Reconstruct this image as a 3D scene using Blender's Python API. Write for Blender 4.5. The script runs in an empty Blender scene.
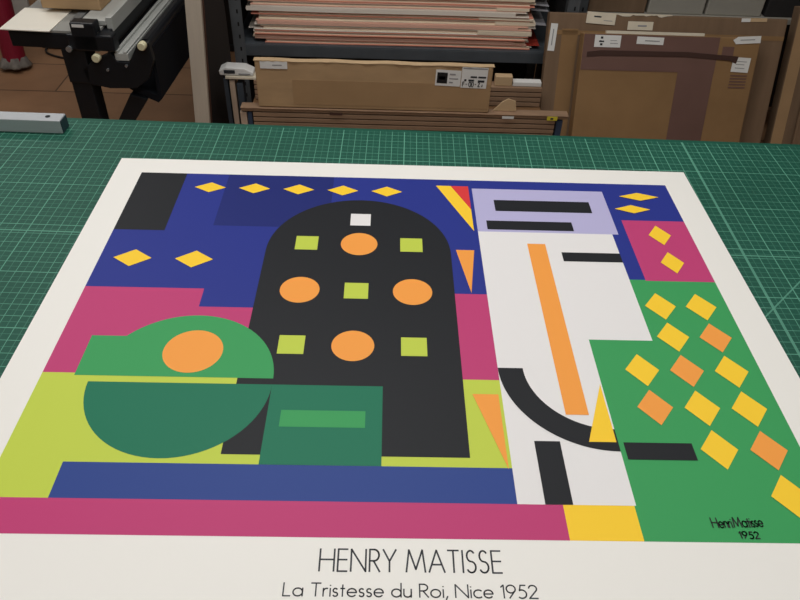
import bpy, bmesh, math, random
from mathutils import Matrix, Vector
random.seed(7)
SC = bpy.context.scene
COL = SC.collection
PI = math.pi

# ------------------------------------------------------------------ materials
def lin(c):
    return tuple(((v/255)/12.92 if v/255 <= .04045 else ((v/255+.055)/1.055)**2.4) for v in c) + (1,)

def mat(name, rgb, rough=.6, metal=0, spec=.5, noise=0, nscale=20, stretch=(1,1,1), bump=0, sheen=0):
    m = bpy.data.materials.new(name); m.use_nodes = True
    nt = m.node_tree; b = nt.nodes['Principled BSDF']
    b.inputs['Base Color'].default_value = lin(rgb)
    b.inputs['Roughness'].default_value = rough
    b.inputs['Metallic'].default_value = metal
    b.inputs['Specular IOR Level'].default_value = spec
    if noise or bump:
        tc = nt.nodes.new('ShaderNodeTexCoord'); mp = nt.nodes.new('ShaderNodeMapping')
        mp.inputs['Scale'].default_value = stretch
        nt.links.new(tc.outputs['Object'], mp.inputs['Vector'])
        n = nt.nodes.new('ShaderNodeTexNoise'); n.inputs['Scale'].default_value = nscale
        n.inputs['Detail'].default_value = 6
        nt.links.new(mp.outputs['Vector'], n.inputs['Vector'])
        if noise:
            r = nt.nodes.new('ShaderNodeValToRGB')
            a = lin(rgb)
            r.color_ramp.elements[0].position = .3; r.color_ramp.elements[1].position = .7
            r.color_ramp.elements[0].color = tuple(v*(1-noise) for v in a[:3])+(1,)
            r.color_ramp.elements[1].color = tuple(min(1, v*(1+noise)) for v in a[:3])+(1,)
            nt.links.new(n.outputs['Fac'], r.inputs['Fac']); nt.links.new(r.outputs['Color'], b.inputs['Base Color'])
        if bump:
            bp = nt.nodes.new('ShaderNodeBump'); bp.inputs['Strength'].default_value = bump
            bp.inputs['Distance'].default_value = .002
            nt.links.new(n.outputs['Fac'], bp.inputs['Height']); nt.links.new(bp.outputs['Normal'], b.inputs['Normal'])
    return m

M = {}
def mk(key, *a, **k): M[key] = mat(key, *a, **k)
mk('card', (180,150,114), .85, spec=.2, noise=.10, nscale=9, stretch=(1,1,3))
mk('card_dark', (126,103,82), .85, spec=.2, noise=.12, nscale=7, stretch=(4,1,.6))
mk('card_warm', (144,113,78), .85, spec=.2, noise=.08, nscale=8)
mk('card_tape', (168,137,101), .6, spec=.3, noise=.06, nscale=9)
mk('card_edge', (146,119,96), .9, spec=.2, noise=.12, nscale=40, stretch=(.3,1,4))
mk('card_pale', (198,170,134), .9, spec=.2, noise=.08, nscale=15)
mk('tape_brown', (112,84,76), .6, spec=.3, noise=.08, nscale=6)
mk('tape_crease', (70,48,42), .6, spec=.3)
mk('label', (226,226,224), .7, spec=.3, noise=.02, nscale=30)
mk('label_cream', (222,212,192), .75, spec=.3, noise=.04, nscale=30)
mk('ink', (45,48,54), .6)
mk('ink_black', (18,20,24), .6)
mk('ink_grey', (150,150,152), .6)
mk('paper', (236,234,229), .5, spec=.35)
mk('salmon', (222,148,126), .8, spec=.2, noise=.08, nscale=12, stretch=(.4,1,6))
mk('pink', (234,186,166), .8, spec=.2, noise=.08, nscale=12, stretch=(.4,1,6))
mk('cream', (240,224,200), .8, spec=.2, noise=.08, nscale=12, stretch=(.4,1,10))
mk('offwhite', (236,226,214), .8, spec=.2, noise=.06, nscale=12, stretch=(.4,1,10))
mk('red_card', (168,58,46), .8, spec=.2)
mk('tissue', (176,176,182), .6, spec=.4, noise=.1, nscale=14)
mk('shelf_metal', (80,86,92), .5, metal=.1, noise=.10, nscale=14)
mk('upright_metal', (88,92,96), .55, metal=.1, noise=.12, nscale=18)
mk('slot', (14,14,16), .8)
mk('shade_filler', (40,38,38), .8)  # near-black colour standing in for shade behind and between shelf contents
mk('shade_gap_board', (38,32,29), .8, noise=.2, nscale=5)
mk('black_metal', (20,23,28), .45, spec=.4)
mk('black_cloth', (15,18,25), .8, spec=.2)
mk('alu', (178,180,176), .42, metal=.0, noise=.04, nscale=30, stretch=(8,.2,8))
mk('alu_dark', (120,122,122), .45)
mk('steel', (182,186,190), .35, metal=.3, noise=.04, nscale=50, stretch=(.2,6,6))
mk('steel_end', (42,62,72), .5, metal=.2)
mk('grey_laminate', (150,150,146), .6)
mk('cream_plate', (246,241,228), .5)
mk('knob', (222,216,180), .45)
mk('chrome', (200,204,208), .25, metal=.8)
mk('red_roll', (134,20,46), .5, spec=.4, noise=.08, nscale=8)
mk('grey_wrap', (120,114,108), .9, noise=.3, nscale=30)
mk('white_board', (190,190,186), .7, noise=.04, nscale=8)
mk('plank', (196,184,168), .75, noise=.06, nscale=10, stretch=(6,6,.5))
mk('plank_side', (92,58,42), .85, noise=.15, nscale=10, stretch=(6,6,.5))
mk('cable', (26,20,18), .6)
mk('blue_board', (46,62,86), .7)
mk('slate_board', (58,66,76), .7)
mk('cream_board', (190,168,148), .8)
mk('yellow', (214,200,60), .6)
mk('grey_carton', (168,164,154), .8, noise=.06, nscale=8)
mk('wood', (120,88,58), .7, noise=.15, nscale=8, stretch=(1,8,8))
mk('table_frame', (70,74,78), .5)
mk('wall_paint', (190,186,178), .9, noise=.02, nscale=4)
mk('ceiling_paint', (225,224,220), .9)
mk('grommet_hole', (18,20,22), .8)

def floor_material():
    m = bpy.data.materials.new('plank_floor'); m.use_nodes = True; nt = m.node_tree; b = nt.nodes['Principled BSDF']
    tc = nt.nodes.new('ShaderNodeTexCoord')
    br = nt.nodes.new('ShaderNodeTexBrick')
    br.inputs['Color1'].default_value = lin((158,119,87)); br.inputs['Color2'].default_value = lin((142,105,77))
    br.inputs['Mortar'].default_value = lin((92,66,48))
    br.inputs['Scale'].default_value = 1; br.inputs['Brick Width'].default_value = 1.6
    br.inputs['Row Height'].default_value = .3; br.inputs['Mortar Size'].default_value = .004
    nt.links.new(tc.outputs['Object'], br.inputs['Vector'])
    n = nt.nodes.new('ShaderNodeTexNoise'); n.inputs['Scale'].default_value = 5; n.inputs['Detail'].default_value = 8
    nt.links.new(tc.outputs['Object'], n.inputs['Vector'])
    mx = nt.nodes.new('ShaderNodeMixRGB'); mx.blend_type = 'OVERLAY'; mx.inputs['Fac'].default_value = .35
    nt.links.new(br.outputs['Color'], mx.inputs['Color1']); nt.links.new(n.outputs['Fac'], mx.inputs['Color2'])
    nt.links.new(mx.outputs['Color'], b.inputs['Base Color']); b.inputs['Roughness'].default_value = .55
    return m
M['floor'] = floor_material()

def mat_material():
    m = bpy.data.materials.new('cutting_mat_grid'); m.use_nodes = True; nt = m.node_tree; b = nt.nodes['Principled BSDF']
    L = nt.links.new
    tc = nt.nodes.new('ShaderNodeTexCoord'); sp = nt.nodes.new('ShaderNodeSeparateXYZ'); L(tc.outputs['Object'], sp.inputs[0])
    def mth(op, a, bb=None, c=None):
        n = nt.nodes.new('ShaderNodeMath'); n.operation = op
        for i, v in enumerate((a, bb, c)):
            if v is None: continue
            if isinstance(v, (int, float)): n.inputs[i].default_value = v
            else: L(v, n.inputs[i])
        return n.outputs[0]
    X, Y = sp.outputs['X'], sp.outputs['Y']
    def lines(src, cell, width):
        fr = mth('FRACT', mth('ADD', mth('DIVIDE', src, cell), 200.5))
        d = mth('ABSOLUTE', mth('SUBTRACT', fr, .5))
        return mth('LESS_THAN', d, width/cell/2)
    def single(src, at, width):
        return mth('LESS_THAN', mth('ABSOLUTE', mth('SUBTRACT', src, at)), width/2)
    mx = lambda *a: a[0] if len(a) == 1 else mth('MAXIMUM', a[0], mx(*a[1:]))
    fine = mx(lines(X, .0115, .0008), lines(Y, .0115, .0008))
    major = mx(lines(X, .023, .0011), lines(Y, .023, .0011))
    major2 = mx(lines(X, .115, .0016), lines(Y, .115, .0016))
    diag = mth('SUBTRACT', mth('MULTIPLY', mth('SUBTRACT', Y, X), .7071), (-1.014)*.7071)
    heavy = mx(single(X, .531, .0032), single(Y, -.3615, .0028), single(diag, 0, .0022))
    # the printed grid stops short of the far edge
    inside = mth('LESS_THAN', Y, -.009)
    n = nt.nodes.new('ShaderNodeTexNoise'); n.inputs['Scale'].default_value = 3; n.inputs['Detail'].default_value = 7
    L(tc.outputs['Object'], n.inputs['Vector'])
    wear = nt.nodes.new('ShaderNodeMapRange'); L(n.outputs['Fac'], wear.inputs[0])
    wear.inputs[1].default_value = .3; wear.inputs[2].default_value = .7; wear.inputs[3].default_value = .5; wear.inputs[4].default_value = 1.
    f = mx(mth('MULTIPLY', fine, .30), mth('MULTIPLY', major, .62), mth('MULTIPLY', major2, .7))
    f = mx(mth('MULTIPLY', f, wear.outputs[0]), mth('MULTIPLY', heavy, .42))
    f = mth('MULTIPLY', f, inside)
    base = nt.nodes.new('ShaderNodeValToRGB'); L(n.outputs['Fac'], base.inputs['Fac'])
    base.color_ramp.elements[0].position = .3; base.color_ramp.elements[1].position = .7
    base.color_ramp.elements[0].color = lin((13,73,58)); base.color_ramp.elements[1].color = lin((19,83,67))
    # oval grey scuff by the left edge
    mp = nt.nodes.new('ShaderNodeMapping'); mp.inputs['Location'].default_value = (.79*7, .157*16, 0); mp.inputs['Scale'].default_value = (7,16,1)
    L(tc.outputs['Object'], mp.inputs['Vector'])
    ln = nt.nodes.new('ShaderNodeVectorMath'); ln.operation = 'LENGTH'; L(mp.outputs['Vector'], ln.inputs[0])
    sm = nt.nodes.new('ShaderNodeMapRange'); L(ln.outputs['Value'], sm.inputs[0]); sm.inputs[1].default_value = .2; sm.inputs[2].default_value = 1
    sm.inputs[3].default_value = .55; sm.inputs[4].default_value = 0
    m1 = nt.nodes.new('ShaderNodeMixRGB'); L(sm.outputs[0], m1.inputs['Fac']); L(base.outputs['Color'], m1.inputs['Color1']); m1.inputs['Color2'].default_value = lin((26,66,58))
    m2 = nt.nodes.new('ShaderNodeMixRGB'); L(f, m2.inputs['Fac']); L(m1.outputs['Color'], m2.inputs['Color1']); m2.inputs['Color2'].default_value = lin((122,192,166))
    L(m2.outputs['Color'], b.inputs['Base Color'])
    b.inputs['Roughness'].default_value = .55; b.inputs['Specular IOR Level'].default_value = .35
    return m
M['mat'] = mat_material()

# ------------------------------------------------------------------ mesh helpers
class MB:
    def __init__(s): s.v = []; s.f = []; s.mi = []; s.mats = []
    def idx(s, m):
        if m not in s.mats: s.mats.append(m)
        return s.mats.index(m)
    def add(s, vs, fs, m, T=None):
        o = len(s.v); i = s.idx(m)
        s.v += [tuple(T @ Vector(v)) if T else tuple(v) for v in vs]
        s.f += [tuple(o+k for k in f) for f in fs]; s.mi += [i]*len(fs)
        return s
    def box(s, a, b, m, T=None):
        x0,y0,z0 = a; x1,y1,z1 = b
        vs = [(x0,y0,z0),(x1,y0,z0),(x1,y1,z0),(x0,y1,z0),(x0,y0,z1),(x1,y0,z1),(x1,y1,z1),(x0,y1,z1)]
        return s.add(vs, [(0,3,2,1),(4,5,6,7),(0,1,5,4),(1,2,6,5),(2,3,7,6),(3,0,4,7)], m, T)
    def prism(s, poly, d0, d1, m, axis='y', T=None):
        n = len(poly)
        def p(q, d):
            return {'y': (q[0], d, q[1]), 'x': (d, q[0], q[1]), 'z': (q[0], q[1], d)}[axis]
        vs = [p(q, d0) for q in poly]+[p(q, d1) for q in poly]
        fs = [tuple(range(n-1,-1,-1)), tuple(range(n, 2*n))]+[(i, (i+1)%n, n+(i+1)%n, n+i) for i in range(n)]
        return s.add(vs, fs, m, T)
    def flat(s, poly, z, m):                       # upward-facing polygon
        a = sum(poly[i][0]*poly[(i+1)%len(poly)][1]-poly[(i+1)%len(poly)][0]*poly[i][1] for i in range(len(poly)))
        if a < 0: poly = poly[::-1]
        return s.add([(x,y,z) for x,y in poly], [tuple(range(len(poly)))], m)
    def tube(s, pts, r, m, n=12, caps=True):
        pts = [Vector(p) for p in pts]; rings = []; vs = []
        for i, p in enumerate(pts):
            t = (pts[min(i+1,len(pts)-1)]-pts[max(i-1,0)]).normalized()
            a = t.orthogonal().normalized() if i == 0 else (prev - t*prev.dot(t)).normalized()
            prev = a; b = t.cross(a)
            rr = r[i] if isinstance(r, (list,tuple)) else r
            vs += [p+(a*math.cos(2*PI*k/n)+b*math.sin(2*PI*k/n))*rr for k in range(n)]
        fs = [(i*n+k, i*n+(k+1)%n, (i+1)*n+(k+1)%n, (i+1)*n+k) for i in range(len(pts)-1) for k in range(n)]
        if caps: fs += [tuple(range(n-1,-1,-1)), tuple((len(pts)-1)*n+k for k in range(n))]
        return s.add(vs, fs, m)
    def build(s, name, parent=None, bevel=0, smooth=False, loc=None, rot=None):
        me = bpy.data.meshes.new(name); me.from_pydata(s.v, [], s.f)
        for m in s.mats: me.materials.append(M[m])
        me.polygons.foreach_set('material_index', s.mi)
        bm = bmesh.new(); bm.from_mesh(me); bmesh.ops.recalc_face_normals(bm, faces=bm.faces) if not getattr(s, 'keep', False) else None
        bm.to_mesh(me); bm.free()
        if smooth:
            for p in me.polygons: p.use_smooth = True
        me.update()
        o = bpy.data.objects.new(name, me); COL.objects.link(o)
        if bevel:
            bv = o.modifiers.new('bevel', 'BEVEL'); bv.width = bevel; bv.segments = 2; bv.limit_method = 'ANGLE'; bv.angle_limit = math.radians(50)
        if parent: o.parent = parent
        if loc: o.location = loc
        if rot: o.rotation_euler = rot
        return o

def tag(o, label, cat, group=None):
    o['label'] = label; o['category'] = cat
    if group: o['group'] = group
    return o
def thing(name, label, cat, loc=(0,0,0), rot=(0,0,0), group=None):
    o = bpy.data.objects.new(name, None); COL.objects.link(o); o.empty_display_size = .05
    o.location = loc; o.rotation_euler = rot
    return tag(o, label, cat, group)
def struct(o): o['kind'] = 'structure'; return o

FL = -.9            # floor height; z = 0 is the top of the cutting mat

# ------------------------------------------------------------------ room
X0, X1, Y0, Y1, ZC = -3.2, 3.0, -2.6, 3.3, 1.75
struct(MB().box((X0-.1,Y0-.1,FL-.1),(X1+.1,Y1+.1,FL),'floor').build('floor'))
struct(MB().box((X0-.1,Y0-.1,ZC),(X1+.1,Y1+.1,ZC+.1),'ceiling_paint').build('ceiling'))
struct(MB().box((X0-.1,Y1,FL),(X1+.1,Y1+.1,ZC),'wall_paint').build('wall_back'))
struct(MB().box((X0-.1,Y0-.1,FL),(X1+.1,Y0,ZC),'wall_paint').build('wall_front'))
struct(MB().box((X0-.1,Y0,FL),(X0,Y1,ZC),'wall_paint').build('wall_left'))
struct(MB().box((X1,Y0,FL),(X1+.1,Y1,ZC),'wall_paint').build('wall_right'))

# ------------------------------------------------------------------ work table, mat
TR = math.radians(-1.2)
tb = thing('work_table', 'large work table carrying the green cutting mat', 'table', (0,.131,FL), (0,0,TR))
MB().box((-1.5,-1.22,.855),(1.6,-.002,.8965),'wood').build('tabletop', tb, .003)
for sx in (-1.4, 1.43):
    for sy in (-1.15, -.13):
        MB().box((sx,sy,0),(sx+.07,sy+.07,.855),'table_frame').build('leg', tb, .004)
MB().box((-1.33,-.11,.77),(1.43,-.08,.855),'table_frame').box((-1.33,-1.13,.77),(1.43,-1.10,.855),'table_frame').build('apron', tb)
cm = MB().box((-1.5,-1.22,-.0032),(1.6,0,0),'mat').build('cutting_mat', None, .0008, loc=(0,.131,0), rot=(0,0,TR))
tag(cm, 'green self-healing cutting mat with white grid lines covering the table', 'cutting mat')

# ------------------------------------------------------------------ poster
po = MB().box((-.5,-.825,0),(.5,0,.0004),'paper').build('poster', None, loc=(0,0,.0003))
tag(po, 'large white-bordered colourful art poster lying flat on the green mat', 'poster')
P = {'blue':(42,54,138),'navy':(34,44,112),'black':(34,36,40),'magenta':(190,66,118),'lime':(192,208,80),'midblue':(50,72,140),
     'green':(62,156,92),'dkgreen':(34,116,88),'white':(230,228,228),'lilac':(182,178,216),'yellow':(250,206,56),'orange':(244,160,74),'red':(216,62,64)}
for k, c in P.items(): mk('print_'+k, c, .5, spec=.18)
AX, AY, AW, AH = -.4531, -.0453, .907, .686
art = MB(); art.keep = True
lay = [.00045]
def shp(pts, col):
    lay[0] += .000012
    art.flat([(AX+u/1000, AY-v/1000) for u, v in pts], lay[0], 'print_'+col)
def rc(u0,v0,u1,v1,col): shp([(u0,v0),(u1,v0),(u1,v1),(u0,v1)], col)
def arc(u,v,r,a0,a1,n=40): return [(u+r*math.cos(math.radians(a0+(a1-a0)*i/n)), v-r*math.sin(math.radians(a0+(a1-a0)*i/n))) for i in range(n+1)]
def disc(u,v,r,col): shp(arc(u,v,r,0,360,56)[:-1], col)
def seg(u,v,r,a0,a1,col): shp(arc(u,v,r,a0,a1), col)
def ring(u,v,r0,r1,a0,a1,col,n=36):
    A = arc(u,v,r1,a0,a1,n); B = arc(u,v,r0,a0,a1,n)
    lay[0] += .000012
    for i in range(n):
        q = [A[i],A[i+1],B[i+1],B[i]]
        art.flat([(AX+x/1000, AY-y/1000) for x,y in q], lay[0], 'print_'+col)
def arch(u0,u1,v0,v1,col):
    r = (u1-u0)/2; shp(arc((u0+u1)/2, v0+r, r, 0, 180)+[(u0,v1),(u1,v1)], col)
def loz(u,v,w,h,col): shp([(u-w,v),(u,v-h),(u+w,v),(u,v+h)], col)
# a plain pattern of colour blocks and simple geometric figures
rc(0,0,907,686,'blue')
rc(0,0,78,166,'black')
rc(150,0,330,150,'navy')
rc(0,302,640,470,'magenta')
rc(166,302,360,340,'blue')
rc(0,466,640,646,'lime')
rc(70,598,574,646,'midblue')
rc(0,644,615,686,'magenta')
rc(615,644,692,686,'yellow')
rc(692,262,907,686,'green')
rc(804,110,907,264,'magenta')
rc(566,90,694,644,'white')
rc(566,26,790,150,'lilac')
rc(690,150,780,390,'white')
arch(240,520,70,585,'black')
seg(172,470,112,0,180,'green'); seg(172,480,112,180,360,'dkgreen')
rc(40,400,130,470,'green')
rc(284,480,420,598,'dkgreen')
disc(176,425,38,'orange')
for i, u in enumerate((300,380,460)):
    for j, v in enumerate((190,300,410)):
        if (i+j) % 2 == 0: rc(u-17,v-17,u+17,v+17,'lime')
        else: disc(u,v,28,'orange')
rc(364,110,396,142,'white'); rc(300,520,400,545,'green')
for i in range(5): loz(125+i*74, 42, 26, 15, 'yellow')
for i in range(2): loz(48+i*90, 236, 28, 20, 'yellow')
shp([(505,20),(560,20),(560,150)],'yellow'); shp([(530,20),(560,20),(560,90)],'red')
ring(694,445,96,128,180,270,'black')
rc(600,60,760,92,'black'); rc(582,120,720,144,'black')
rc(690,200,780,222,'black')
rc(640,180,668,520,'orange')
shp([(530,490),(562,490),(562,600)],'orange'); shp([(528,200),(556,200),(544,300)],'orange')
shp([(660,560),(692,470),(692,560)],'yellow')
rc(596,560,626,644,'black'); rc(700,560,780,584,'black')
for i in range(3):
    for j in range(6):
        if (i, j) in ((0, 5), (1, 5), (0, 4), (0, 0), (0, 1)): continue
        loz(752+i*58, 320+j*62, 22, 28, 'yellow' if (i+j) % 3 else 'orange')
for j in range(2): loz(856, 150+j*70, 18, 26, 'yellow')
loz(850, 40, 34, 12, 'yellow'); loz(830, 78, 30, 12, 'yellow')
art.build('printed_picture', po)

# single-stroke light capitals for the caption
def S_arc(cx,cy,rx,ry,a0,a1,n=14): return [(cx+rx*math.cos(math.radians(a0+(a1-a0)*i/n)), cy+ry*math.sin(math.radians(a0+(a1-a0)*i/n))) for i in range(n+1)]
G = {
 'H': (.74,[[(0,0),(0,1)],[(.74,0),(.74,1)],[(0,.52),(.74,.52)]]),
 'E': (.48,[[(.48,0),(0,0),(0,1),(.48,1)],[(0,.52),(.46,.52)]]),
 'N': (.76,[[(0,0),(0,1),(.76,0),(.76,1)]]),
 'R': (.50,[[(0,0),(0,1),(.22,1)]+S_arc(.22,.74,.26,.26,90,-90)+[(0,.48)],[(.2,.48),(.52,0)]]),
 'Y': (.66,[[(0,1),(.33,.47),(.66,1)],[(.33,.47),(.33,0)]]),
 'M': (.98,[[(0,0),(.14,1),(.49,.12),(.84,1),(.98,0)]]),
 'A': (.80,[[(0,0),(.40,1),(.80,0)],[(.14,.34),(.66,.34)]]),
 'T': (.56,[[(0,1),(.56,1)],[(.28,1),(.28,0)]]),
 'I': (.0,[[(0,0),(0,1)]]),
 'S': (.46,[S_arc(.23,.75,.2,.25,35,270,12)+S_arc(.23,.25,.23,.25,90,-150,12)]),
 'L': (.42,[[(0,1),(0,0),(.42,0)]]),
 'a': (.56,[S_arc(.28,.3,.28,.3,0,360,24),[(.56,.6),(.56,0)]]),
 'r': (.24,[[(0,.6),(0,0)],S_arc(.2,.34,.2,.26,180,75,8)]),
 'i': (.0,[[(0,.6),(0,0)],[(0,.82),(0,.84)]]),
 's': (.28,[S_arc(.14,.45,.13,.15,40,270,10)+S_arc(.14,.15,.14,.15,90,-150,10)]),
 't': (.24,[[(.12,.88),(.12,0)],[(0,.6),(.24,.6)]]),
 'e': (.54,[[(.0,.3),(.54,.3)]+S_arc(.27,.3,.27,.3,0,320,22)]),
 'd': (.56,[S_arc(.28,.3,.28,.3,0,360,24),[(.56,1.05),(.56,0)]]),
 'u': (.44,[[(0,.6),(0,.22)]+S_arc(.22,.22,.22,.22,180,360,12)+[(.44,.6)],[(.44,.3),(.44,0)]]),
 'o': (.58,[S_arc(.29,.3,.29,.3,0,360,24)]),
 'c': (.44,[S_arc(.28,.3,.28,.3,50,310,20)]),
 ',': (.06,[[(.08,.08),(0,-.16)]]),
 '1': (.16,[[(0,.84),(.16,1),(.16,0)]]),
 '9': (.54,[S_arc(.27,.7,.27,.3,-20,340,24),[(.53,.6),(.16,0)]]),
 '5': (.48,[[(.46,1),(.16,1),(.08,.58)]+S_arc(.2,.32,.28,.32,110,-130,18)]),
 '2': (.48,[S_arc(.24,.74,.24,.26,170,-35,14)+[(0,0),(.5,0)]]),
 'h': (.42,[[(0,1.05),(0,0)],[(0,.3)]+S_arc(.21,.36,.21,.24,180,0,12)+[(.42,0)]]),
 'n': (.42,[[(0,.6),(0,0)],[(0,.3)]+S_arc(.21,.36,.21,.24,180,0,12)+[(.42,0)]]),
}
def ribbon(mb, line, w, z, m):
    n = len(line)
    for i in range(n-1):
        a = Vector(line[i]); b = Vector(line[i+1]); d = b-a
        if d.length < 1e-9: continue
        d.normalize(); e = d*w*.5; q = Vector((-d.y,d.x))*w*.5
        a -= e*.6; b += e*.6
        mb.flat([tuple(a+q),tuple(a-q),tuple(b-q),tuple(b+q)], z, m)
def write(mb, txt, x0, x1, base, h, w, z, m, track=.17, space=.34, shear=0, wob=0, slope=0):
    pos = 0; items = []
    for ch in txt:
        if ch == ' ': pos += space; continue
        g = G[ch]; items.append((pos, g)); pos += g[0]+track
    sc = (x1-x0)/(pos-track)
    for px, g in items:
        dy = random.uniform(-wob,wob)
        for ln in g[1]:
            ribbon(mb, [(x0+(px+p[0]+shear*p[1])*sc, base+slope*px*sc+h*(p[1]+dy)) for p in ln], w, z, m)
cp = MB(); cp.keep = True
write(cp, 'HENRY MATISSE', -.0925, .0880, -.7675, .0235, .0018, .00055, 'ink', track=.2)
write(cp, 'La Tristesse du Roi, Nice 1952', -.1250, .1195, -.7930, .0130, .0014, .00055, 'ink', track=.17)
cp.build('caption', po)
sg = MB(); sg.keep = True
write(sg, 'Henri', .316, .337, -.7145, .0115, .0013, lay[0]+.00004, 'ink_black', track=.16, wob=.05, slope=.02)
write(sg, 'Matisse', .339, .3705, -.7140, .0115, .0013, lay[0]+.00004, 'ink_black', track=.14, wob=.05, slope=.04)
write(sg, '1952', .341, .361, -.7265, .0075, .0013, lay[0]+.00004, 'ink_black', track=.2, wob=.04)
sg.build('signature', po)['label'] = 'black handwritten signature and year'

# ------------------------------------------------------------------ metal straightedge on the mat
br = MB()
br.box((-.62,0,0),(0,.030,.0255),'steel')
bar = thing('metal_straightedge', 'pale grey metal bar lying on the mat at the far left corner', 'straightedge', (-.630,.0815,.0002), (0,0,math.radians(-1)))
br.build('bar', bar, .0012)
MB().box((0,.0015,.0015),(.0012,.0285,.024),'steel_end').build('end_cap', bar)['label'] = 'dark blue-grey end cap'
MB().tube([(-.027,.016,.0255),(-.027,.016,.0259)],.0048,'grommet_hole',16).build('hanging_hole', bar)

# ------------------------------------------------------------------ paper trimmer on stand
tm = thing('paper_trimmer', 'large black and aluminium rotary paper trimmer on a legged stand', 'trimmer', (-.93,.95,FL), (0,0,math.radians(-3)))
LN = 1.75
def H(z): return z-FL
# local x = world x + .93, local y along the machine
MB().box((-.20,-.005,H(-.205)),(.085,LN,H(-.16)),'black_metal').build('bed', tm, .003)
MB().box((-.21,-.003,H(-.1598)),(.06,LN,H(-.152)),'grey_laminate').build('bed_top', tm, .001)['label'] = 'grey bed surface'
MB().box((-.012,-.012,H(-.207)),(.060,.03,H(-.124)),'black_metal').box((-.03,-.012,H(-.205)),(.105,.03,H(-.158)),'black_metal').build('end_block', tm, .005)
lb = MB().box((-.004,-.0130,H(-.1365)),(.030,-.0118,H(-.1285)),'label'); lb.build('maker_plate', tm)
ra = MB().box((.0,.045,H(-.150)),(.070,LN,H(-.136)),'alu').box((.070,.05,H(-.168)),(.088,LN,H(-.128)),'alu')
ra.box((-.042,.06,H(-.1515)),(-.018,LN,H(-.145)),'alu_dark').build('cutting_rail', tm, .0015)
r2 = MB().box((.095,.0,H(-.235)),(.135,LN,H(-.213)),'alu').box((.098,.0,H(-.213)),(.107,LN,H(-.205)),'alu').box((.122,.0,H(-.213)),(.132,LN,H(-.207)),'alu')
r2.build('clamp_rail', tm, .0015)
MB().tube([(.075,.0,H(-.235)),(.075,LN,H(-.235))],.017,'black_metal',14).build('roller', tm, smooth=False)
MB().tube([(.187,.02,H(-.190)),(.187,LN,H(-.190))],.017,'black_metal',14).build('roller', tm)
brk = [(.03,H(-.236)),(.085,H(-.212)),(.10,H(-.236)),(.135,H(-.238)),(.172,H(-.178)),(.205,H(-.175)),(.208,H(-.23)),(.185,H(-.285)),(.14,H(-.318)),(.06,H(-.322)),(.0,H(-.312)),(-.012,H(-.268))]
MB().prism(brk, -.004, .018, 'black_metal').build('end_bracket', tm, .002)
for x, z, w in ((.045,-.224,.0118),(.188,-.181,.0118)):
    MB().tube([(x,-.022,H(z)),(x,-.020,H(z)),(x,-.003,H(z))],[w*.85,w,w],'knob',20).build('end_knob', tm)['label'] = 'cream round end knob'
for x, z in ((.067,-.262),(.126,-.247)):
    MB().tube([(x,-.009,H(z)),(x,-.003,H(z))],.0042,'chrome',10).build('bolt', tm)
MB().tube([(-.028,-.020,H(-.200)),(-.028,-.01,H(-.200))],.0085,'chrome',14).build('bolt', tm)['label'] = 'silver bolt head'
bag = [(.09,H(-.318)),(.13,H(-.345)),(.19,H(-.372)),(.203,H(-.36)),(.206,H(-.195)),(.198,H(-.195)),(.192,H(-.35)),(.13,H(-.325)),(.10,H(-.30))]
MB().prism(bag, .02, LN-.02, 'black_cloth').build('waste_sling', tm)
for y in (0, LN-.08):
    MB().prism([(-.058,y+.0),(.004,y+.0),(.004,y+.06),(-.058,y+.06)], .04, H(-.205), 'black_metal', axis='z').build('leg', tm, .004)
    MB().box((-.30,y-.005,0),(.26,y+.065,.04),'black_metal').build('foot', tm, .006)
    MB().prism([(.0,H(-.52)),(.045,H(-.52)),(.160,H(-.36)),(.11,H(-.345))], y+.012, y+.04, 'black_metal').build('brace', tm, .002)
    MB().prism([(-.06,H(-.205)),(.012,H(-.205)),(.010,H(-.26)),(.004,H(-.31)),(-.060,H(-.31))], y-.004, y+.064, 'black_metal').build('leg_bracket', tm, .003)
# things lying on the trimmer bed
pl = MB().box((-.072,-.085,0),(.072,.085,.003),'cream_plate').build('trimmed_card', None, .0006, loc=(-1.069,1.022,-.1515), rot=(0,0,math.radians(-3)))
tag(pl, 'blank cream card sheet on the near end of the paper trimmer', 'card')
bx = MB().box((-.128,0,0),(.05,.42,.13),'card').build('carton', None, .004, loc=(-.94,1.068,-.1357), rot=(0,0,math.radians(-3)))
tag(bx, 'light brown carton lying on the paper trimmer behind the cream card', 'carton')

# ------------------------------------------------------------------ red roll, white board, cables on the left
rr = thing('fabric_roll', 'dark red roll standing on the floor behind the paper trimmer', 'roll', (-1.868,2.335,FL), (math.radians(-9),math.radians(-1),0))
MB().tube([(0,0,.02),(0,0,1.15)],.052,'red_roll',28).build('roll_body', rr)
wr = MB(); n = 24; ring_v = []
prof = [(.070,.0125),(.072,.02),(.062,.035),(.054,.06)]
vs = [((r+(.012*math.sin(k*2.3)+.008*math.sin(k*5.1)) * (1 if j < 3 else .3))*math.cos(2*PI*k/n), (r+.010*math.sin(k*1.7))*math.sin(2*PI*k/n), z) for j,(r,z) in enumerate(prof) for k in range(n)]
fs = [(j*n+k, j*n+(k+1)%n, (j+1)*n+(k+1)%n, (j+1)*n+k) for j in range(3) for k in range(n)]+[tuple(range(n-1,-1,-1)), tuple(3*n+k for k in range(n))]
wr.add(vs, fs, 'grey_wrap').build('bottom_wrap', rr, smooth=True)['label'] = 'crumpled grey wrapping'
wb = MB().box((-.045,0,0),(.045,.02,1.2),'white_board').build('white_board', None, .002, loc=(-1.925,2.64,FL), rot=(math.radians(-4),math.radians(1),0))
tag(wb, 'narrow off-white board standing behind the dark red roll', 'board')
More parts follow.
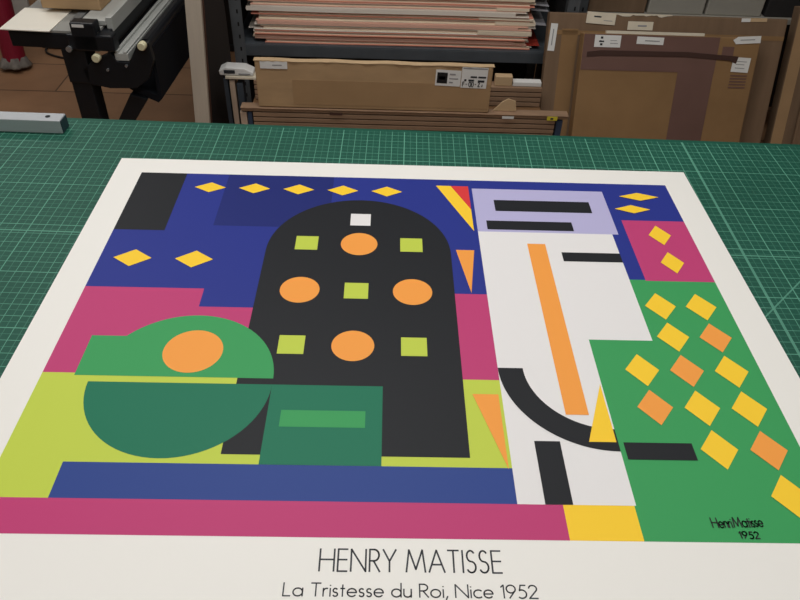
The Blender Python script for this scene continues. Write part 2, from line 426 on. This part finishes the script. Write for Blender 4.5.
def spline(pts, n=8):
    out = []; P_ = [pts[0]]+pts+[pts[-1]]
    for i in range(1, len(P_)-2):
        a, b, c, d = (Vector(q) for q in P_[i-1:i+3])
        for k in range(n):
            t = k/n; out.append(.5*((2*b)+(c-a)*t+(2*a-5*b+4*c-d)*t*t+(3*b-a-3*c+d)*t**3))
    return out+[Vector(P_[-1])]
cz = FL+.006
cb = MB().tube(spline([(-1.72,2.78,cz),(-1.80,2.66,cz),(-1.80,2.54,cz),(-1.70,2.47,cz),(-1.58,2.46,cz),(-1.46,2.52,cz),(-1.30,2.66,cz)]),.0055,'cable',8)
cb.tube(spline([(-1.84,2.60,cz),(-1.76,2.585,cz),(-1.66,2.60,cz),(-1.54,2.66,cz),(-1.40,2.78,cz)]),.0055,'cable',8)
tag(cb.build('floor_cable', smooth=True), 'black cable looping over the floor under the paper trimmer', 'cable')

# ------------------------------------------------------------------ pale plank and added filler for the dark gap beside the shelves
pk = thing('upright_plank', 'pale painted timber plank standing upright between trimmer and shelving', 'plank', (-.6825,1.1,FL), (0,math.radians(4.3),0))
MB().box((-.024,0,.005),(.024,.018,1.42),'plank').build('painted_face', pk, .001)
MB().box((-.024,.0185,.005),(.024,.045,1.42),'plank_side').build('bare_wood_back', pk, .001)['label'] = 'bare reddish brown wood'
db = MB().box((0,0,0),(.128,.012,1.35),'shade_gap_board').build('shade_gap_board', None, .002, loc=(-.694,1.335,FL), rot=(0,0,math.radians(43)))  # added to darken the gap beside the shelf, shade put into its colour
tag(db, 'very dark brown board added to fill the dark gap between pale plank and shelf upright', 'board')

# ------------------------------------------------------------------ shelving
def upright(x, y, top, parent):
    m = MB().box((x,y,0),(x+.042,y+.003,top),'upright_metal').box((x,y+.003,0),(x+.003,y+.036,top),'upright_metal')
    z = .08
    while z < top-.03:
        m.box((x+.023,y-.0006,z),(x+.029,y+.0005,z+.014),'slot'); z += .045
    return m.build('upright', parent)
def shelving(label, x0, x1, y0, y1, decks, lipmat, top, loc_label_panel=True):
    s = thing('shelving_unit', label, 'shelving', (0,0,FL), group=None)
    for x in (x0, x1-.042):
        upright(x, y0, top, s); 
        MB().box((x,y1-.036,0),(x+.036,y1-.033,top),'upright_metal').box((x,y1-.033,0),(x+.003,y1,top),'upright_metal').build('upright', s)
    for z, h in decks:
        MB().box((x0+.004,y0+.004,H(z)-.004),(x1-.004,y1-.004,H(z)),lipmat).box((x0+.037,y0+.0035,H(z)-h),(x1-.037,y0+.0065,H(z)-.004),lipmat).build('shelf', s, .001)
    MB().box((x0+.004,y1+.001,.02),(x1-.004,y1+.006,top),'shade_filler').build('added_dark_back', s)  # dark backing added so the space behind the shelves reads black
    MB().box((x0-.006,y0+.04,.02),(x0-.001,y1,top),'shade_filler').build('added_dark_side', s)  # dark side added for the same darkness
    return s
shelving('dark grey slotted steel shelving holding the salmon paper folders', -.597, .640, 1.475, 2.06, [(-.391,.043),(.30,.043)], 'shelf_metal', 1.45)
shelving('pale grey shelving behind the leaning cardboard on the right', .66, 1.95, 1.60, 2.10, [(-.288,.02),(.35,.03)], 'grey_carton', 1.5)

# stack of folders
def wave(x, k): return .0022*math.sin(3.1*x+k*.4)+.0012*math.sin(8.3*x+k*.9)
def sheet(mb, x0, x1, y0, y1, z0, t, m, k, n=26, skew=0, droop=0):
    vs = []
    for i in range(n+1):
        x = x0+(x1-x0)*i/n
        w = .0011*math.sin(3.1*x+1)+.0007*math.sin(7.7*x)
        e = max(0, abs(x)-.40)
        dz = w-droop*e*e
        for y, zz in ((y0+skew*x,z0),(y1,z0),(y1,z0+t),(y0+skew*x,z0+t)): vs.append((x,y,zz+dz))
    fs = [(4*i+a, 4*i+(a+1)%4, 4*i+4+(a+1)%4, 4*i+4+a) for i in range(n) for a in range(4)]
    fs += [(0,1,2,3),(4*n+3,4*n+2,4*n+1,4*n)]
    mb.add(vs, fs, m)
ordn = ['lowest','second from bottom','third from bottom','fourth from bottom','fifth from bottom','sixth from bottom','seventh from bottom','eighth from bottom','fourth from top','third from top','second from top','topmost']
cc = ['salmon','pink','salmon','offwhite','pink','cream','salmon','offwhite','pink','salmon','cream','pink']
zf = -.3900
for i in range(12):
    t = (.0150,.0185,.0165,.0200,.0150,.0175,.0140,.0190,.0160,.0180,.0150,.0170)[i]
    c = cc[i]
    name = {'salmon':'salmon','pink':'pale pink','cream':'cream','offwhite':'off-white'}[c]
    xl = random.choice((-.515,-.505,-.50,-.520)) if i < 6 else random.choice((-.535,-.53,-.54,-.525))
    xr = random.choice((.475,.485,.465,.455,.47))
    if i == 0: xl, xr = -.485, .49
    f = thing('paper_folder', f'{name} paper folder, {ordn[i]} in the stack on the grey shelf', 'folder', (0,1.487,zf), group='paper folders stacked on the grey shelf')
    m = MB(); y0 = random.uniform(0,.010)
    th = .0026
    sheet(m, xl, xr, y0, .50, 0, th, c, i); sheet(m, xl+random.uniform(-.01,.02), xr-random.uniform(-.02,.03), y0+.001, .50, t-.0010-th, th, c, i)
    if i in (1,4,7,10): sheet(m, xl, xr-.05, y0, y0+.0015, th, t-.0012-2*th, c, i)
    m.build('cover', f)
    p = MB()
    k = random.choice((.016,-.03,.008,-.02,.02))
    z_ = th+.0004; q = t-.0012-2*th
    for a, b, cm_, dy in ((0,.36,'cream',.004),(.40,.62,'pink' if i % 2 else 'offwhite',.006),(.66,.92,'offwhite' if i % 3 else 'cream',.003)):
        sheet(p, xl-k*.6+random.uniform(0,.02), xr+k-random.uniform(0,.03), y0+dy+(.004 if i in (1,4,7,10) else 0), .49, z_+q*a, q*(b-a), cm_, i)
    if i in (3,5,6,8,10):
        sheet(p, .29+.03*(i%3), xr+.012, y0-.0015, .3, th+.0006, t-.0016-2*th, 'cream', i, 10)
    p.build('papers', f)['label'] = 'cream and pink sheets inside'
    if i == 0:
        r_ = MB(); sheet(r_, .40, .525, y0+.004, .4, t-.0008, .0006, 'red_card', i, 6); r_.build('loose_sheet', f)['label'] = 'dark red loose sheet'
    if i in (4,7,8,10):
        r_ = MB(); sheet(r_, .40, .545, y0-.010, .4, t-.0008, .0006, 'tissue', i, 10, skew=.10, droop=.35); r_.build('loose_sheet', f)['label'] = 'grey tissue sheet sticking out'
    if i in (2,5,6,9):
        r_ = MB(); sheet(r_, xl-.025, -.40, y0-.004, .4, t-.0008, .0006, 'offwhite', i, 10, skew=-.06, droop=.25); r_.build('loose_sheet', f)['label'] = 'white sheet corner sticking out'
    zf += t+.0002

# ------------------------------------------------------------------ low benches and flat cartons
def bench(label, x0, x1, y0, y1, top):
    b = thing('low_bench', label, 'bench', (0,0,FL))
    MB().box((x0,y0,H(top)-.025),(x1,y1,H(top)),'wood').build('bench_top', b, .002)
    for x in (x0+.01, x1-.05):
        for y in (y0+.01, y1-.05): MB().box((x,y,0),(x+.04,y+.04,H(top)-.025),'wood').build('leg', b, .002)
bench('low wooden bench under the front flat cartons', -.52, .548, .99, 1.18, -.503)
bench('low wooden bench under the rear flat cartons', -.505, .512, 1.225, 1.43, -.503)
def flat_carton(label, x0, x1, y0, y1, z, t, group, marks=0):
    c = thing('flat_carton', label, 'carton', ((x0+x1)/2, y0, z), group=group)
    w = (x1-x0)/2; d = y1-y0
    MB().box((-w+.004,.007,0),(w-.004,d,.0040),'card_edge').box((-w,.0,.0036),(w,d,t-.0032 if marks else t-.0004),'card_edge').build('carton_body', c, .0006)
    if marks:
        fl = MB(); n = 40; vs = []                          # lid flap with a slightly ragged front lip
        for i in range(n+1):
            x = -w+2*w*i/n; j = random.uniform(-.0008,.0008)
            vs += [(x,-.003+j,t-.0030),(x,d,t-.0030),(x,d,t-.0004),(x,-.003+j,t-.0008+j*.4)]
        fs = [(4*i+a, 4*i+(a+1)%4, 4*i+4+(a+1)%4, 4*i+4+a) for i in range(n) for a in range(4)]+[(0,1,2,3),(4*n+3,4*n+2,4*n+1,4*n)]
        fl.add(vs, fs, 'card_edge').build('lid_flap', c)
    return c
pos = ['lowest','second from bottom','third from bottom','fourth from bottom','fifth from bottom','topmost']
for i in range(6):
    z = -.5028+i*.0172
    x0, x1 = (-.497,.548) if i == 5 else (-.46,.508)
    c = flat_carton(f'long narrow brown carton, {pos[i]} of the front stack behind the table', x0, x1, 1.0, 1.034, z, .0168, 'flat cartons in the front stack', 1 if i == 5 else 0)
    if i == 5:
        cx = (x0+x1)/2
        MB().box((.479-cx,-.0062,.002),(.512-cx,-.0048,.015),'yellow').box((.490-cx,-.0066,.005),(.499-cx,-.0060,.011),'ink').build('sticker', c)['label'] = 'small yellow sticker'
        MB().box((.335-cx,-.0062,.004),(.372-cx,-.0048,.0115),'label').build('sticker', c)['label'] = 'small white sticker'
        MB().box((-.215-cx,-.0060,.001),(-.175-cx,-.0048,.008),'tape_crease').build('handle_slot', c)
for x0, x1, m, lbl, y in ((-.478,-.464,'blue_board','dark blue strip board at the left end of the front cartons',1.003),(.514,.534,'blue_board','dark blue strip board at the right end of the front cartons',1.003),(-.502,-.481,'cream_board','tan strip board left of the front flat cartons',1.006)):
    o = MB().box((x0,y,0),(x1,y+.036,.083),m).build('strip_board', None, .001, loc=(0,0,-.5028)); tag(o, lbl, 'board')
rp = ['lowest','second from bottom','third from bottom','topmost']
for i in range(4):
    flat_carton(f'flat brown carton, {rp[i]} of the rear stack under the shelf', -.497, .508, 1.26, 1.31, -.5028+i*.0182, .0178, 'flat cartons in the rear stack')
for x0, x1, m, lbl, h in ((-.604,-.590,'slate_board','dark slate board leftmost under the steel shelf',.468),(-.584,-.566,'cream_board','cream edged board between two dark boards under the shelf',.462),(-.560,-.538,'slate_board','slate board beside the rear flat cartons',.452)):
    o = MB().box((x0,1.27,0),(x1,1.31,h),m).build('strip_board', None, .001, loc=(0,0,FL)); tag(o, lbl, 'board')
wp = thing('wrapped_package', 'white wrapped package with black print left of the big carton', 'package', (-.548,1.30,-.4195))
MB().prism([(-.065,0),(.05,0),(.05,.012),(.02,.026),(-.045,.028),(-.068,.016)], -.03, .02, 'label').build('wrapping', wp, .003)
MB().box((-.05,-.0315,.008),(-.012,-.0302,.020),'ink').box((.0,-.0315,.004),(.04,-.0302,.009),'ink_grey').build('printed_label', wp)
o = MB().box((-.055,-.035,0),(.055,.015,.009),'label_cream').build('envelope', None, .001, loc=(-.540,1.30,-.4300)); tag(o, 'cream envelope underneath the white wrapped package', 'envelope')
# big carton on the front stack
bc = thing('shipping_carton', 'long thin brown carton with white labels standing on the front cartons', 'carton', (-.078,1.004,-.3994))
MB().box((-.362,0,0),(.368,.020,.151),'card').build('carton_body', bc, .004)
fl = MB(); n = 50; vs = []
for i in range(n+1):
    x = -.364+.735*i/n; j = random.uniform(-.003,.003); k = .0022*math.sin(i*.5)
    vs += [(x,-.002+j*.5,.1512),(x,.020,.1512),(x,.020,.1535+k*.5),(x,-.002+j*.5,.1530+k*.6)]
fs = [(4*i+a, 4*i+(a+1)%4, 4*i+4+(a+1)%4, 4*i+4+a) for i in range(n) for a in range(4)]+[(0,1,2,3),(4*n+3,4*n+2,4*n+1,4*n)]
fl.add(vs, fs, 'card_pale').build('lid_flap', bc)
MB().box((-.25,-.0010,.012),(.364,-.0003,.094),'card_tape').build('tape_patch', bc)['label'] = 'wide band of brown tape'
def label_sheet(name, parent, x0, z0, x1, z1, y=-.0016, rot=0, marks=(), m='label', lab=None):
    b = MB(); cx, cz = (x0+x1)/2, (z0+z1)/2
    w, h = (x1-x0)/2, (z1-z0)/2
    T = Matrix.Translation((cx,y,cz)) @ Matrix.Rotation(rot,4,'Y')
    b.box((-w,-.0004,-h),(w,.0004,h), m, T)
    for a in marks:
        b.box((-w+2*w*a[0],-.0009,-h+2*h*a[1]),(-w+2*w*a[2],-.0003,-h+2*h*a[3]), a[4], T)
    o = b.build(name, parent)
    if lab: o['label'] = lab
    return o
label_sheet('paper_label', bc, -.345,.128,-.262,.151, marks=[(.45,.45,.8,.58,'ink_grey')], lab='white label')
label_sheet('paper_label', bc, .192,.088,.270,.139, rot=.03, marks=[(.06,.16,.47,.84,'ink_black'),(.14,.4,.38,.6,'ink'),(.55,.7,.78,.8,'ink_grey'),(.55,.45,.9,.52,'ink_grey'),(.55,.2,.7,.28,'ink_grey')], lab='white label with black square')
lb = label_sheet('paper_label', bc, .272,.083,.352,.150, rot=.02, marks=[(.04,.92,.98,.97,'ink_grey'),(.35,.5,.6,.58,'ink'),(.65,.5,.95,.58,'ink'),(.12,.33,.2,.42,'ink'),(.28,.33,.5,.42,'ink'),(.65,.3,.9,.4,'ink')], lab='white label with large black characters')
tx = MB()
def write_front(mb, strokes, m, w, y):
    for s in strokes:
        for (a, b) in zip(s[:-1], s[1:]):
            a = Vector(a); b = Vector(b); d = (b-a).normalized(); q = Vector((-d.y,d.x))*w/2
            mb.prism([tuple(a+q),tuple(a-q),tuple(b-q),tuple(b+q)], y, y+.0005, m)
zb = .089; hh = .014
cx = .277
chars = [[[(0,0),(0,1)],[(0,1),(.4,1)],[(0,.55),(.35,.55)]],[[(0,.5),(.3,.5)]],[[(.0,.5),(.1,1),(.4,1),(.5,.5),(.4,0),(.1,0),(0,.5)]],[[(0,0),(0,1),(.3,1),(.42,.5),(.3,0),(0,0)]],[[(0,.5),(.3,.5)]],[[(0,.85),(.2,1),(.4,.8),(0,0),(.45,0)]],[[(.1,.0),(.2,.12)],[(.3,.5),(.3,0)]]]
for ch in chars:
    write_front(tx, [[(cx+p[0]*.014, zb+p[1]*hh) for p in s] for s in ch], 'ink', .0022, -.0030)
    cx += .0095
tx.build('printing', lb)

# small items between big carton and leaning cardboard
o = MB().box((-.03,0,0),(.03,.03,.034),'card_pale').build('small_carton', None, .002, loc=(.372,1.27,-.4298)); tag(o, 'small tan carton on the rear stack beside the big carton', 'carton')
o = MB().box((-.05,0,0),(.05,.03,.016),'label').build('white_packet', None, .002, loc=(.455,1.27,-.4298)); tag(o, 'flat white packet beside the small tan carton', 'packet')
o = MB().prism([(-.045,0),(.03,0),(.024,.034),(.0,.042),(-.02,.030)], 0, .004, 'card_pale').build('cardboard_scrap', None, .0005, loc=(.352,1.020,-.3992), rot=(0,0,0))
tag(o, 'torn triangular scrap of pale cardboard right of the big carton', 'cardboard')

# ------------------------------------------------------------------ leaning cardboard on the right
TH = math.radians(18)
def leaning(name, label, x0, x1, y, top, t, m):
    r = thing(name, label, 'cardboard box', (0,y,FL), (-TH,0,0))
    MB().box((x0,0,t*math.tan(TH)+.0005),(x1,t,top),m).build('box_body', r, .004)
    return r
A = leaning('flat_picture_box', 'wide dark brown flat box leaning behind the tape-framed box', .526, 1.366, 1.20, .712, .042, 'card_dark')
MB().box((.575,-.0012,.10),(.632,-.0003,.66),'card_warm').build('tape', A)['label'] = 'faded upright tape strip'
MB().box((.528,-.0012,.640),(1.364,-.0003,.655),'card_warm').build('seam', A)
label_sheet('paper_label', A, .532,.585,.556,.676, rot=.05, marks=[(.4,.2,.55,.8,'ink_grey')], lab='tall white label')
label_sheet('paper_label', A, .655,.678,.757,.716, y=-.003, rot=.05, marks=[(.25,.55,.5,.68,'ink'),(.6,.3,.9,.36,'ink_grey')], m='label_cream', lab='torn white label folded over the edge')
label_sheet('paper_label', A, .803,.662,.892,.690, marks=[(.4,.4,.75,.6,'ink_grey')], m='label_cream', lab='cream label')
tt = MB(); n = 26; vs = []
for i in range(n+1):
    x = .715+.24*i/n; vs += [(x,-.002,.7125-random.uniform(.0,.008)),(x,.02,.7135),(x,.02,.7145),(x,-.0025,.7140)]
fs = [(4*i+a, 4*i+(a+1)%4, 4*i+4+(a+1)%4, 4*i+4+a) for i in range(n) for a in range(4)]+[(0,1,2,3),(4*n+3,4*n+2,4*n+1,4*n)]
tt.add(vs, fs, 'label_cream').build('torn_tape', A)['label'] = 'torn whitish tape along the top edge'
label_sheet('tape', A, 1.20,.700,1.29,.712, rot=-.03, m='card_pale', marks=[(.0,.0,.35,1,'label')], lab='strip of worn tape with a white end')

B = leaning('flat_picture_box', 'flat cardboard box with purple-brown tape border leaning frontmost', .634, 1.248, 1.12, .676, .055, 'card_warm')
MB().box((.636,-.0014,.556),(1.105,-.0003,.674),'tape_brown').box((.978,-.00145,.04),(1.104,-.00035,.556),'tape_brown').build('tape', B)['label'] = 'wide purple-brown tape border'
MB().prism([(.652,.600),(.70,.605),(1.0,.608),(1.15,.600),(1.175,.590),(1.18,.614),(1.0,.624),(.70,.622),(.652,.616)], -.004, -.0012, 'tape_crease').build('tape_fold', B)['label'] = 'dark folded tape edge'
MB().box((1.12,-.0013,.60),(1.16,-.0003,.645),'tape_brown').build('tape', B)
MB().box((.712,.002,.6762),(1.05,.020,.6850),'label_cream').build('foam_edge', B)['label'] = 'white foam board edge'
lbp = label_sheet('paper_label', B, .673,.632,.763,.671, y=-.0022, marks=[(.17,.42,.36,.54,'ink_black'),(.22,.70,.31,.88,'ink_black'),(.22,.14,.31,.32,'ink_black'),(.6,.3,.9,.36,'ink_grey'),(.6,.55,.85,.6,'ink_grey')], lab='white label with black symbol')
MB().prism([(.690,.6517),(.695,.6560),(.695,.6470)],-.0034,-.0025,'ink_black').build('symbol', lbp)
label_sheet('paper_label', B, .818,.645,.911,.669, y=-.0022, rot=.02, marks=[(.3,.4,.85,.55,'ink_grey')], lab='white rectangular label')
tg = MB().prism([(1.150,.667),(1.166,.678),(1.244,.683),(1.246,.660),(1.162,.654)], -.0028, -.0018, 'label').prism([(1.175,.666),(1.225,.669),(1.225,.672),(1.175,.669)], -.0032, -.0027, 'ink_grey')
tg.build('tag', B)['label'] = 'white pointed tag'
label_sheet('paper_label', B, 1.163,.562,1.224,.611, y=-.0022, rot=.04, marks=[(.2,.7,.8,.75,'ink_grey'),(.2,.5,.7,.55,'ink_grey'),(.2,.25,.75,.3,'ink_grey')], lab='square white label')
st = MB()
for k in range(5): st.box((1.165,-.0013,.508+k*.010),(1.224,-.0004,.5125+k*.010),'tape_brown')
st.build('printed_stripes', B)['label'] = 'brown printed stripes'

Cb = leaning('flat_picture_box', 'plain brown box leaning at the far right past the dark gap', 1.425, 2.05, 1.25, .74, .05, 'card_dark')
MB().box((1.427,-.0012,.06),(1.470,-.0003,.735),'card_tape').build('tape', Cb)
Db = leaning('cardboard_sheet', 'thin cardboard sheet leaning on the rightmost brown box', 1.50, 1.98, 1.225, .63, .012, 'card_dark')
Db['category'] = 'cardboard sheet'

# boxes on the right-hand shelving
def carton(name, label, x0, x1, y0, y1, z, h, m, bev=.004):
    o = thing(name, label, 'carton', ((x0+x1)/2, y0, z)); w = (x1-x0)/2
    MB().box((-w,0,0),(w,y1-y0,h),m).build('carton_body', o, bev)
    MB().box((-w+.002,.0,h+.0003),(w-.002,(y1-y0)*.49,h+.003),m).box((-w+.002,(y1-y0)*.51,h+.0003),(w-.002,y1-y0,h+.003),m).build('lid_flap', o)
    return o
carton('carton', 'brown carton on the right shelving left of the grey cartons', .71, .925, 1.62, 2.0, -.2875, .2, 'card_dark')
carton('carton', 'grey-white carton on the right shelving beside the brown carton', .935, 1.145, 1.62, 2.0, -.2875, .22, 'grey_carton')
carton('carton', 'wider grey-white carton in the middle of the right shelving', 1.155, 1.365, 1.62, 2.0, -.2875, .22, 'grey_carton')
carton('carton', 'black box added to fill the dark gap between the grey cartons on the right shelving', 1.38, 1.515, 1.62, 2.0, -.2875, .16, 'shade_filler')  # stands in for a dark gap, shade put into the colour
carton('carton', 'grey-white carton at the far right end of the shelving', 1.53, 1.80, 1.62, 2.0, -.2875, .24, 'grey_carton')

# ------------------------------------------------------------------ ceiling lights
def light(label, x, y, power):
    t = thing('ceiling_light', label, 'ceiling light', (x,y,ZC))
    MB().box((-.62,-.17,-.055),(.62,.17,-.001),'ceiling_paint').build('housing', t, .004)
    dm = bpy.data.materials.get('diffuser')
    if not dm:
        dm = bpy.data.materials.new('diffuser'); dm.use_nodes = True
        b = dm.node_tree.nodes['Principled BSDF']; b.inputs['Emission Color'].default_value = (1,.97,.93,1); b.inputs['Emission Strength'].default_value = 1.5
        M['diffuser'] = dm
    MB().box((-.6,-.15,-.060),(.6,.15,-.0555),'diffuser').build('diffuser', t)
    l = bpy.data.lights.new('lamp', 'AREA'); l.shape = 'RECTANGLE'; l.size = 1.15; l.size_y = .28; l.energy = power; l.color = (1,.985,.965)
    o = bpy.data.objects.new('lamp', l); COL.objects.link(o); o.parent = t; o.location = (0,0,-.066)
light('ceiling light above the near left of the work table', -.75, -.95, 10.2)
light('ceiling light above the near right of the work table', .75, -.85, 8.2)
light('ceiling light above the far edge of the table near its middle', -.35, .45, 14)
light('ceiling light above the far right end of the table', .85, .55, 4)
light('ceiling light above the floor beside the paper trimmer', -1.8, 1.7, 10)

w = bpy.data.worlds.new('room_air'); SC.world = w; w.use_nodes = True
w.node_tree.nodes['Background'].inputs['Color'].default_value = (.9,.95,1,1); w.node_tree.nodes['Background'].inputs['Strength'].default_value = .1

# ------------------------------------------------------------------ camera
cam = bpy.data.cameras.new('camera'); co = bpy.data.objects.new('camera', cam); COL.objects.link(co)
cam.sensor_width = 36; cam.lens = 723.72/800*36; cam.clip_start = .01
pitch, yaw, roll = .7218, -.0326, .0422
cp_, sp_ = math.cos(pitch), math.sin(pitch)
Zr = Matrix.Rotation(yaw,3,'Z')
f = Zr @ Vector((0,cp_,-sp_)); r = Zr @ Vector((1,0,0)); u = Zr @ Vector((0,sp_,cp_))
cr, sr = math.cos(roll), math.sin(roll)
r, u = cr*r+sr*u, -sr*r+cr*u
co.matrix_world = Matrix(((r.x,u.x,-f.x,-.0359),(r.y,u.y,-f.y,-1.1246),(r.z,u.z,-f.z,.6714),(0,0,0,1)))
SC.camera = co
vs_ = SC.view_settings
SC.display_settings.display_device = 'sRGB'
vs_.view_transform = 'Standard'; vs_.look = 'None'; vs_.gamma = 1; vs_.exposure = 0; vs_.use_curve_mapping = False
